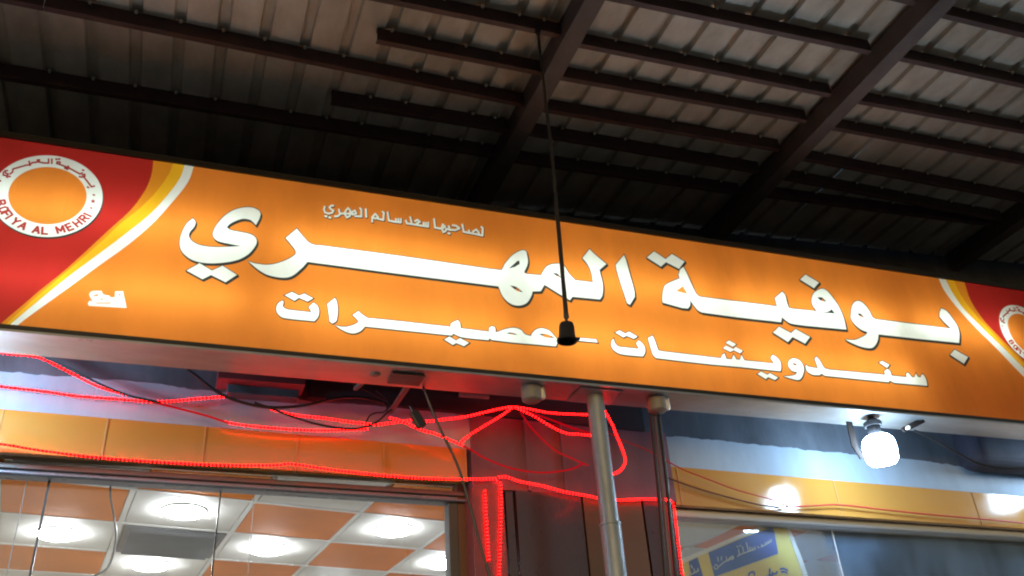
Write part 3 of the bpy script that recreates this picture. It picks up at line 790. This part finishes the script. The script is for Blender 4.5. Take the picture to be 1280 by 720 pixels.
for xx in (SX0-.02, SX1+.002):
    quadwall('end_cap', m_casing, xx, xx+.018, lambda x: zb_(x)-.018, lambda x: zt(x)+.003, YS-.008, YB, parent=sign)
# fluorescent tubes
gaps = [-1.15, .28, 1.66, 3.02, 4.42, 5.5, 6.62]
for fz, spec in ((.25, (1, 1, 1, 1, 2, 2)), (.62, (1, 1, 1, 1, 1, 0))):
    zc = lambda q: zb_(q) + (zt(q)-zb_(q))*fz
    for k, (x0, x1) in enumerate(zip(gaps[:-1], gaps[1:])):
        x0 += .06 + random.uniform(-.02, .02); x1 -= .06
        MB().tube([(x0, YS+.115, zc(x0)), (x1, YS+.115, zc(x1))], .014, 8).build('tube_lamp', {1: m_tube, 0: m_tube_dim, 2: m_inside}[spec[k]], sign)
move_origin(sign, (2.7, YB, zb_(2.7)))

# ------------------------------------------------------------------ lamp fittings and poles under the sign
ZU = lambda x: zb_(x)-.027
def bulb(pos, label, lit=True):
    b = empty('led_bulb', label=label, cat='light bulb', group='white lamps fixed under the sign')
    x, y, z = pos
    MB().lathe(pos, [(.05, -.088), (.076, -.083), (.090, -.064), (.096, -.02), (.096, .03), (.088, .060), (.07, .080), (.036, .09)], 28).build('globe', m_bulb, b, smooth=True)
    MB().lathe(pos, [(.036, .088), (.040, .10), (.040, .15), (.03, .165)], 20).build('collar', m_holder, b, smooth=True)
    MB().lathe(pos, [(.052, .150), (.056, .175), (.03, .19), (.018, max(.192, ZU(x)-z))], 20).build('lamp_holder', m_holder, b, smooth=True)
    move_origin(b, (x, y, ZU(x))); return b
pb = at(1100, 562, 4.085)
bulb(pb, 'glowing white bulb hanging under the right part of the sign')
pb2 = at(1403, 563, 4.085)
bulb(pb2, 'glowing white bulb under the sign just outside the right edge')
bulb((-1.02, 4.085, pb.z-.0), 'glowing white bulb under the sign just outside the left edge')

def knob(px, py, r, label, m):
    k = empty('junction_box', label=label, cat='junction box', group='round fittings under the sign')
    p = at(px, py, 4.09)
    MB().lathe((p.x, p.y, ZU(p.x)), [(r*.7, -.085), (r*.95, -.075), (r, -.05), (r, -.002)], 24).build('cover', m, k, smooth=True)
    MB().lathe((p.x+r*1.05, p.y-.01, ZU(p.x)), [(r*.2, -.07), (r*.34, -.06), (r*.34, -.002)], 12).build('cable_gland', m_bolt, k, smooth=True)
    move_origin(k, (p.x, p.y, ZU(p.x))); return k
knob(664, 490, .055, 'round fitting under the sign left of the grey pole', m_ceramic)
knob(820, 500, .055, 'round fitting under the sign above the twin dark conduits', m_ceramic)

pole = empty('support_pole', label='vertical grey steel pole rising to the underside of the sign', cat='pole')
pxy = at(753, 560, 4.12)
def polex(py): return at(744 + (py-500)*.08, py, 4.12)
c0 = polex(500); zj = at(766, 655, 4.12).z
MB().tube([(c0.x, 4.12, zj), (c0.x, 4.12, ZU(c0.x))], .048, 28).build('upper_tube', m_pole, pole, smooth=True)
MB().tube([(c0.x, 4.12, .14), (c0.x, 4.12, zj-.002)], .054, 28).build('lower_tube', m_pole, pole, smooth=True)
MB().lathe((c0.x, 4.12, zj), [(.0545, -.012), (.057, -.010), (.057, .002), (.049, .004)], 28).build('joint_ring', m_pole, pole, smooth=True)
MB().box(c0.x-.13, c0.x+.13, 4.02, 4.21, ZU(c0.x)-.009, ZU(c0.x)-.003).build('cap_plate', m_pole, pole)
move_origin(pole, (c0.x, 4.12, .14))

cond = empty('conduit', label='pair of thin dark conduits running down from the round fitting right of the pole', cat='conduit')
for a, b in (((813, 512), (832, 720)), ((823, 512), (845, 720))):
    p = at(*a, 4.12); q = at(*b, 4.12)
    MB().tube([(p.x, 4.12, ZU(p.x)-.05), (q.x*.4+p.x*.6, 4.122, (p.z+q.z)/2), (q.x, 4.12, q.z), (q.x, 4.12, .14)], .010, 10).build('pipe', m_cable, cond, smooth=True)
p = at(818, 512, 4.13); q = at(838.5, 720, 4.13)
MB().tube([(p.x, 4.13, ZU(p.x)-.05), (q.x, 4.13, q.z), (q.x, 4.13, .14)], .008, 10).build('pipe', m_alu_dark, cond, smooth=True)
move_origin(cond, (q.x, 4.12, .14))

# brackets between sign and wall
br = empty('sign_bracket', label='crooked grey steel bracket tying the sign to the wall', cat='bracket')
MB().bar(at(520, 466, 4.1), at(503, 493, 4.33), .045, .012, up=(0,-1,.2)).build('arm', m_rafter, br)
MB().bar(at(505, 490, 4.325), at(487, 516, 4.59), .035, .012, up=(0,-1,.2)).build('arm', m_rafter, br)
MB().box(at(488,464,4.1).x, at(528,468,4.1).x, 4.05, 4.17, ZU(1)-.012, ZU(1)-.003).build('foot_plate', m_rafter, br)
move_origin(br, at(520, 466, 4.1))
br = empty('sign_bracket', label='thin pale strut angled back from the sign underside, left of the crooked bracket', cat='bracket')
MB().bar(at(467, 466, 4.12), at(444, 486, 4.55), .02, .02).build('arm', m_ceramic, br)
MB().lathe(at(469, 465, 4.1), [(.02,-.02),(.03,-.01),(.03,.02)], 10).build('bolt_head', m_ceramic, br)
move_origin(br, at(467, 466, 4.12))
br = empty('lamp_strap', label='rusty flat strap hanging from the sign left of the lit bulb', cat='strap')
MB().bar(at(1061, 527, 4.14), at(1069, 560, 4.14), .045, .006, up=(0,-1,.2)).build('strap_plate', m_tapes, br)
MB().bar(at(1069, 559, 4.139), at(1078, 573, 4.134), .04, .006, up=(0,-1,.2)).build('strap_tip', m_tapes, br)
move_origin(br, at(1061, 527, 4.14))
br = empty('cable_clamp', label='steel clamp with a bright screw right of the lit bulb', cat='clamp')
MB().bar(at(1128, 538, 4.1), at(1154, 525, 4.06), .035, .015, up=(0,-1,.3)).build('clamp_plate', m_tapes, br, bevel=.004)
MB().lathe(at(1136, 534, 4.04), [(.004,-.02),(.011,-.012),(.011,.004),(.005,.01)], 10, axis=(.5,-1,.3)).build('screw', m_bolt, br, smooth=True)
move_origin(br, at(1128, 538, 4.1))
bx = empty('metal_housing', label='dark rounded metal housing on the wall above the black cable at right', cat='housing')
a = at(1214, 560, 4.42); b = at(1330, 575, 4.42); zl = at(1250, 584, 4.42).z; zh = zl+.32
mb = MB().box(a.x, b.x, 4.37, YC-.003, zl, zh); o = mb.build('body', mat('housing_paint', (.022, .022, .04), .85, var=.3), bx, bevel=.085)
MB().box(a.x+.05, a.x+.14, 4.40, 4.46, zl+.2, zl+.24).build('mounting_lug', m_casing, bx)
move_origin(bx, (a.x, YC, zl))
tr = MB().box(at(575,500,4.54).x, at(612,500,4.54).x, 4.54, 4.562, at(595,496,4.54).z, at(595,492.5,4.54).z).build('batten', m_ceramic, None)
tag(tr, 'short pale batten in front of the dark recess under the sign', 'batten')

# ------------------------------------------------------------------ hanging lamp holder on its rod
hp = empty('hanging_lamp_holder', label='black empty lamp holder hanging on a long dark rod in front of the lettering', cat='lamp holder')
hb = onroof(672, 38); HY = hb.y; HX = at(690, 230, HY).x
zc1 = at(702, 396, HY).z
MB().tube([(hb.x, HY, roofz(hb.x)+.06), (hb.x+.004, HY, (roofz(hb.x)+zc1)/2), (HX, HY, zc1)], [.006, .0095, .0105], 12).build('rod', m_cable, hp, smooth=True)
MB().lathe((hb.x, HY, roofz(hb.x)+.0), [(.012, -.03), (.016, -.02), (.016, .03), (.01, .06)], 10).build('hook', m_cable, hp, smooth=True)
s0 = Vector((HX, HY, zc1)); s1 = at(709, 429, HY)
ax = (s0 - s1).normalized()
MB().tube([s0 + Vector((0,0,.03)), s0, s0 - ax*.012, s0-ax*.022], [.0105, .013, .006, .004], 10).build('cord_grip', m_cable, hp, smooth=True)
MB().lathe(s0 - ax*.02, [(.004, .004), (.014, -.006), (.030, -.014), (.034, -.03), (.037, -.08), (.046, -.094), (.046, -.100), (.036, -.102), (.030, -.06), (.008, -.058)], 24, axis=ax).build('socket', m_holder, hp, smooth=True)
MB().bar(s0 - ax*.104 + Vector((.022,0,0)), s0 - ax*.106 + Vector((.056, 0, -.002)), .03, .006).build('socket_tab', m_holder, hp)
move_origin(hp, (hb.x, HY, roofz(hb.x)))

# ------------------------------------------------------------------ red rope lights
def rope(name, label, pts, Y, r=.0056, bead=.0185, lit=True, core=None, dY=None, beads_from=0, beads_to=1, pers=.0):
    if Y > 4.25: Y += .19
    T = empty(name, label=label, cat='rope light', group='red rope lights strung along the shop front')
    P3 = [at(p[0], p[1], (p[2] if len(p) > 2 else Y)) for p in pts]
    S = smooth_path(P3, 5)
    MB().tube(S, r, 7).build('rope_tube', core or (m_rope if lit else m_rope_dim), T, smooth=True)
    if lit:
        mb = MB(); L = [0]
        for a, b in zip(S[:-1], S[1:]): L.append(L[-1]+(b-a).length)
        s = bead*.5 + beads_from*L[-1]; i = 0; k = 0
        while s < L[-1]*beads_to:
            while L[i+1] < s: i += 1
            t = (s-L[i])/max(1e-6, L[i+1]-L[i]); p = S[i].lerp(S[i+1], t); d = (S[i+1]-S[i]).normalized()
            tw = Vector((0, 0, 1)) if abs(d.z) < .7 else Vector((1, 0, 0))
            dd = (d + tw*.45).normalized()
            mb.tube([p - dd*.0023, p + dd*.0023], r*1.13, 6); s += bead*random.uniform(.9, 1.1)
        if mb.v: mb.build('led_chip', m_bead, T, kind='stuff')
    move_origin(T, P3[0]); return T
def px2(t): return [tuple(float(v) for v in q.split(',')) for q in t.split()]
rope('rope_light', 'red rope light entering top left and sloping down under the black cable', px2('-60,436 0,441 20,443 40,445 55,449 88,466 125,484 160,494'), 4.32)
rope('rope_light', 'dim red rope sloping from the crossing point down to the orange cladding', px2('160,494 213,508 256,519 286,529'), 4.33, lit=False)
rope('rope_light', 'red rope light low over the pale plaster, right of the dim sloping rope', px2('280,527 300,531 339,535 380,537.5 421,538 460,536'), 4.34)
rope('rope_light', 'red rope light crossing the pale plaster and rising to the black cable', px2('-40,478 0,483 60,490 95,495 150,499 185,502 215,501.5 240,499 265,497 287,495.5'), 4.345)
rope('rope_light', 'red rope light dropping away behind the drooping black cable', px2('337,511 367,518.5 406,523 438,527.5 470.6,531'), 4.33)
rope('rope_light', 'red rope light rising along the top to the peak left of the pole', px2('470.6,531 499,527.5 514,525.6 536,526.6 551,524.7 579,521.5 607.5,515 625,511 641,508.8 662.5,511.5 687,516 720.6,518 760,519'), 4.30)
rope('rope_light', 'red rope light running down and right from the black plug', px2('485.6,522 502.5,526.6 525,537 542,541.6 562.5,550 579,557.5'), 4.29)
rope('rope_light', 'thin dim red rope sagging in a long loop left of the pole', px2('579,557.5 592,564 606.7,573 640,585.6 678,590.7 713,586.7 728,580'), 4.31, lit=False, r=.005)
rope('rope_light', 'red rope light slanting down-left from the peak left of the pole', px2('641,509 626,520 607.5,531 589,542.5 575.6,553'), 4.31)
rope('rope_light', 'red rope light slanting down-right from the peak towards the pole', px2('642,509 647.5,511 668,520.6 687,532 705.6,541 724,543 750,545'), 4.28)
rope('rope_light', 'dim red rope between the two bright ones left of the pole', px2('650,512 677,520.6 700,529 722,537 750,545'), 4.31, lit=False, r=.006)
rope('rope_light', 'thin dim red rope dropping steeply from the peak to the pole', px2('650,514 658,526 668,539 692.5,562 715,573 735,582'), 4.32, lit=False, r=.0045)
rope('rope_light', 'red rope light hanging in a hooked loop right of the pole', px2('745,498 754,511 764,528 771,545 778,562 781.6,575 779,584 771,591 762,594 756,591'), 4.22, bead=.014)
rope('rope_light', 'short dim red rope squeezed between pole and hooked loop', px2('748,512 752,525 757,540 760,552 752,562'), 4.26, lit=False, r=.007)
rope('rope_light', 'long red rope light along the foot of the orange cladding over the left window', px2('-60,549 0,555 50,563 110,570.5 200,577.5 285,581.5 345,581.5 365,580 420,588 500,596 565,599 622,598.5'), 4.36)
rope('rope_light', 'red rope light crossing the pillar behind the grey pole', px2('622,597 632,596 650,602 680,608 706,615 735,620 760,625 790,624.5 815,624 838,625'), 4.355)
rope('rope_light', 'shorter of the two vertical red rope lights on the pillar', px2('606,612 607,640 609,670 611,702'), 4.385)
rope('rope_light', 'longer of the two vertical red rope lights on the pillar', px2('619,601 625,604 626,620 626,640 625,680 624,720 623,790'), 4.385)
rope('rope_light', 'vertical red rope light at the left edge of the right window', px2('836,625 841,629 844,645 848,680 853,720 860,780'), 4.355)

# cables
def cable(label, pts, Y, r, m, name='cable', cat='cable'):
    if Y > 4.25: Y += .19
    P3 = [at(p[0], p[1], (p[2] if len(p) > 2 else Y)) for p in pts]
    o = MB().tube(smooth_path(P3, 5), r, 8).build(name, m, None, smooth=True); tag(o, label, cat); return o
cable('thin red wire sagging from the hooked loop onto the orange cladding', px2('757,538 775,549 810,563 850,585 880,597 920,612 960,623 976,629'), 4.34, .004, m_redcable)
cable('red wire lying along the foot of the orange cladding at right', px2('976,629 990,633 1020,632 1049,631 1100,636.5 1150,642 1200,646.5 1240,650 1280,654 1340,661'), 4.37, .0055, m_redcable)
cable('dark brown wire sagging below the red wire to the window rail', px2('832,596 850,603 870,610 905,620 955,632 985,634'), 4.375, .005, m_browncable)
cable('black cable following the rope light in from the top left', px2('40,441 60,449 90,462 125,480 160,494 200,503'), 4.30, .006, m_cable)
cable('black cable drooping from the sign underside over the rope lights', px2('222,452 245,470 275,492 310,505 345,509.5 385,506 420,498 450,497 480,503'), 4.26, .0085, m_cable)
cable('second black cable curving low to the crooked bracket', px2('318,503 340,511 375,524 410,533 445,536 470,528 482,518 490,512'), 4.28, .006, m_cable)
cable('straight black cable slanting down across the pillar from the sign', px2('527,478,4.2 541,515,4.2 552,540,4.2 575,590,4.2 600,680,4.2 612,720,4.2 626,770,4.2'), 4.2, .0075, m_cable)
cable('black cable swinging from the steel clamp to the right edge', px2('1143,538 1165,548 1200,568 1225,580 1250,584 1285,584 1330,578'), 4.15, .0085, m_cable)
cable('thin grey wire hanging inside the left window', px2('139,600 138,620 143,650 145,668 141,695 132,712 112,722'), 4.62, .005, m_alu_dark)
cable('small tangled black wire left of the crooked bracket', px2('458,528 462,520 470,516 480,515 486,508 484,500 478,494 470,488'), 4.3, .0045, m_cable)
cable('loose black wire behind the crooked bracket', px2('440,480 455,487 470,495 482,502 484,515'), 4.33, .003, m_cable)
cable('thin black wire looping under the sign right of the bracket', px2('528,470 545,482 560,486 572,481 580,489 620,492'), 4.25, .004, m_cable)
pg = empty('plug', label='black mains plug on the cable tangle beside the crooked bracket', cat='plug')
MB().bar(at(517, 515, 4.25), at(528, 534, 4.25), .05, .03, up=(0,-1,.1)).build('body', m_cable, pg, bevel=.006)
MB().tube([at(512, 508, 4.26), at(518, 516, 4.25)], [.006, .012], 8).build('cable_boot', m_cable, pg)
move_origin(pg, at(517, 515, 4.25))

# ------------------------------------------------------------------ poster behind the right window
def poster():
    Y = 4.80
    root = empty('menu_poster', label='tilted yellow poster with dark blue text boxes behind the right window', cat='poster')
    def flat(name, px, dy, m, th=.002):
        q = [at(x, y, Y-dy) for x, y in px]
        n = len(q); MB().add(q + [p + Vector((0, th, 0)) for p in q], [tuple(range(n)), tuple(range(n, 2*n))[::-1]] + [(i, i+n, (i+1) % n+n, (i+1) % n) for i in range(n)]).build(name, m, root)
    my = mat('poster_yellow', (.78, .62, .04), .5, var=.08); mbz = mat('poster_blue', (.025, .05, .42), .5, var=.1)
    mw = mat('poster_white', (.72, .72, .70), .5, var=.05)
    flat('sheet', [(852, 699), (927, 669), (968, 655), (984, 660), (990, 672), (1012, 740), (1020, 790), (866, 790)], 0, my)
    flat('border', [(850, 700), (927, 667), (966, 652), (966, 656), (927, 671.5), (852, 705)], .003, mw)
    flat('border', [(983, 657), (989, 664), (1002, 696), (1017, 740), (1011, 741), (998, 702), (988, 674)], .003, mw)
    flat('text_box', [(885.7, 690.6), (930, 671.6), (965, 659), (968, 664), (973, 692), (893.4, 721)], .005, mbz)
    flat('text_box', [(861, 702), (872, 696.5), (880, 724), (866, 727)], .005, mbz)
    flat('text_box', [(896, 728), (976, 698), (985, 735), (902, 765)], .005, my)
    # lettering: strokes laid on the boxes
    def ink(segs, w, m, dy=.008):
        mb = MB()
        for a, b in segs:
            A_ = at(*a, Y-dy); B_ = at(*b, Y-dy); mb.bar(A_, B_, w, .001, up=(0, -1, 0))
        mb.build('lettering', m, root)
    Zp = lambda x, y: (840 + x/7.11, 640 + y/7.11)
    def word(pts): return [(Zp(*a), Zp(*b)) for a, b in zip(pts[:-1], pts[1:])]
    segs = []
    for w_ in ([(370,480),(385,510),(410,500),(400,470),(380,470)], [(405,495),(450,455),(470,440),(500,430),(540,405),(540,385)], [(405,400),(412,440)], [(440,395),(440,430)], [(480,395),(490,430)], [(500,425),(520,400),(545,395),(550,410),(530,425)],
               [(580,395),(600,380),(590,330)], [(600,380),(640,365),(625,305)], [(640,365),(680,350),(660,270)], [(680,350),(740,330),(735,305)], [(700,340),(690,310)], [(720,335),(712,312)],
               [(790,310),(830,292),(880,262),(880,240)], [(800,305),(795,285)], [(835,290),(828,268)], [(850,282),(845,262)], [(865,272),(858,250)], [(575,300),(590,318)], [(600,292),(612,308)], [(760,305),(775,320)]):
        segs += word(w_)
    ink(segs, .0065, mw)
    segs = []
    for w_ in ([(140,560),(180,550),(240,520)], [(170,470),(180,500)], [(195,500),(200,530),(215,535)], [(160,555),(165,530)], [(215,540),(235,500)]): segs += word(w_)
    ink(segs, .0065, mw)
    segs = []
    for w_ in ([(680,569),(690,540),(730,530),(735,569)], [(870,500),(865,560)], [(870,560),(930,545),(935,525)], [(960,510),(990,500),(1030,520)], [(970,535),(1000,530),(1025,545)], [(890,530),(900,555)], [(780,590),(840,575),(900,560)]): segs += word(w_)
    ink(segs, .012, mbz)
    move_origin(root, at(930, 700, Y))
poster()
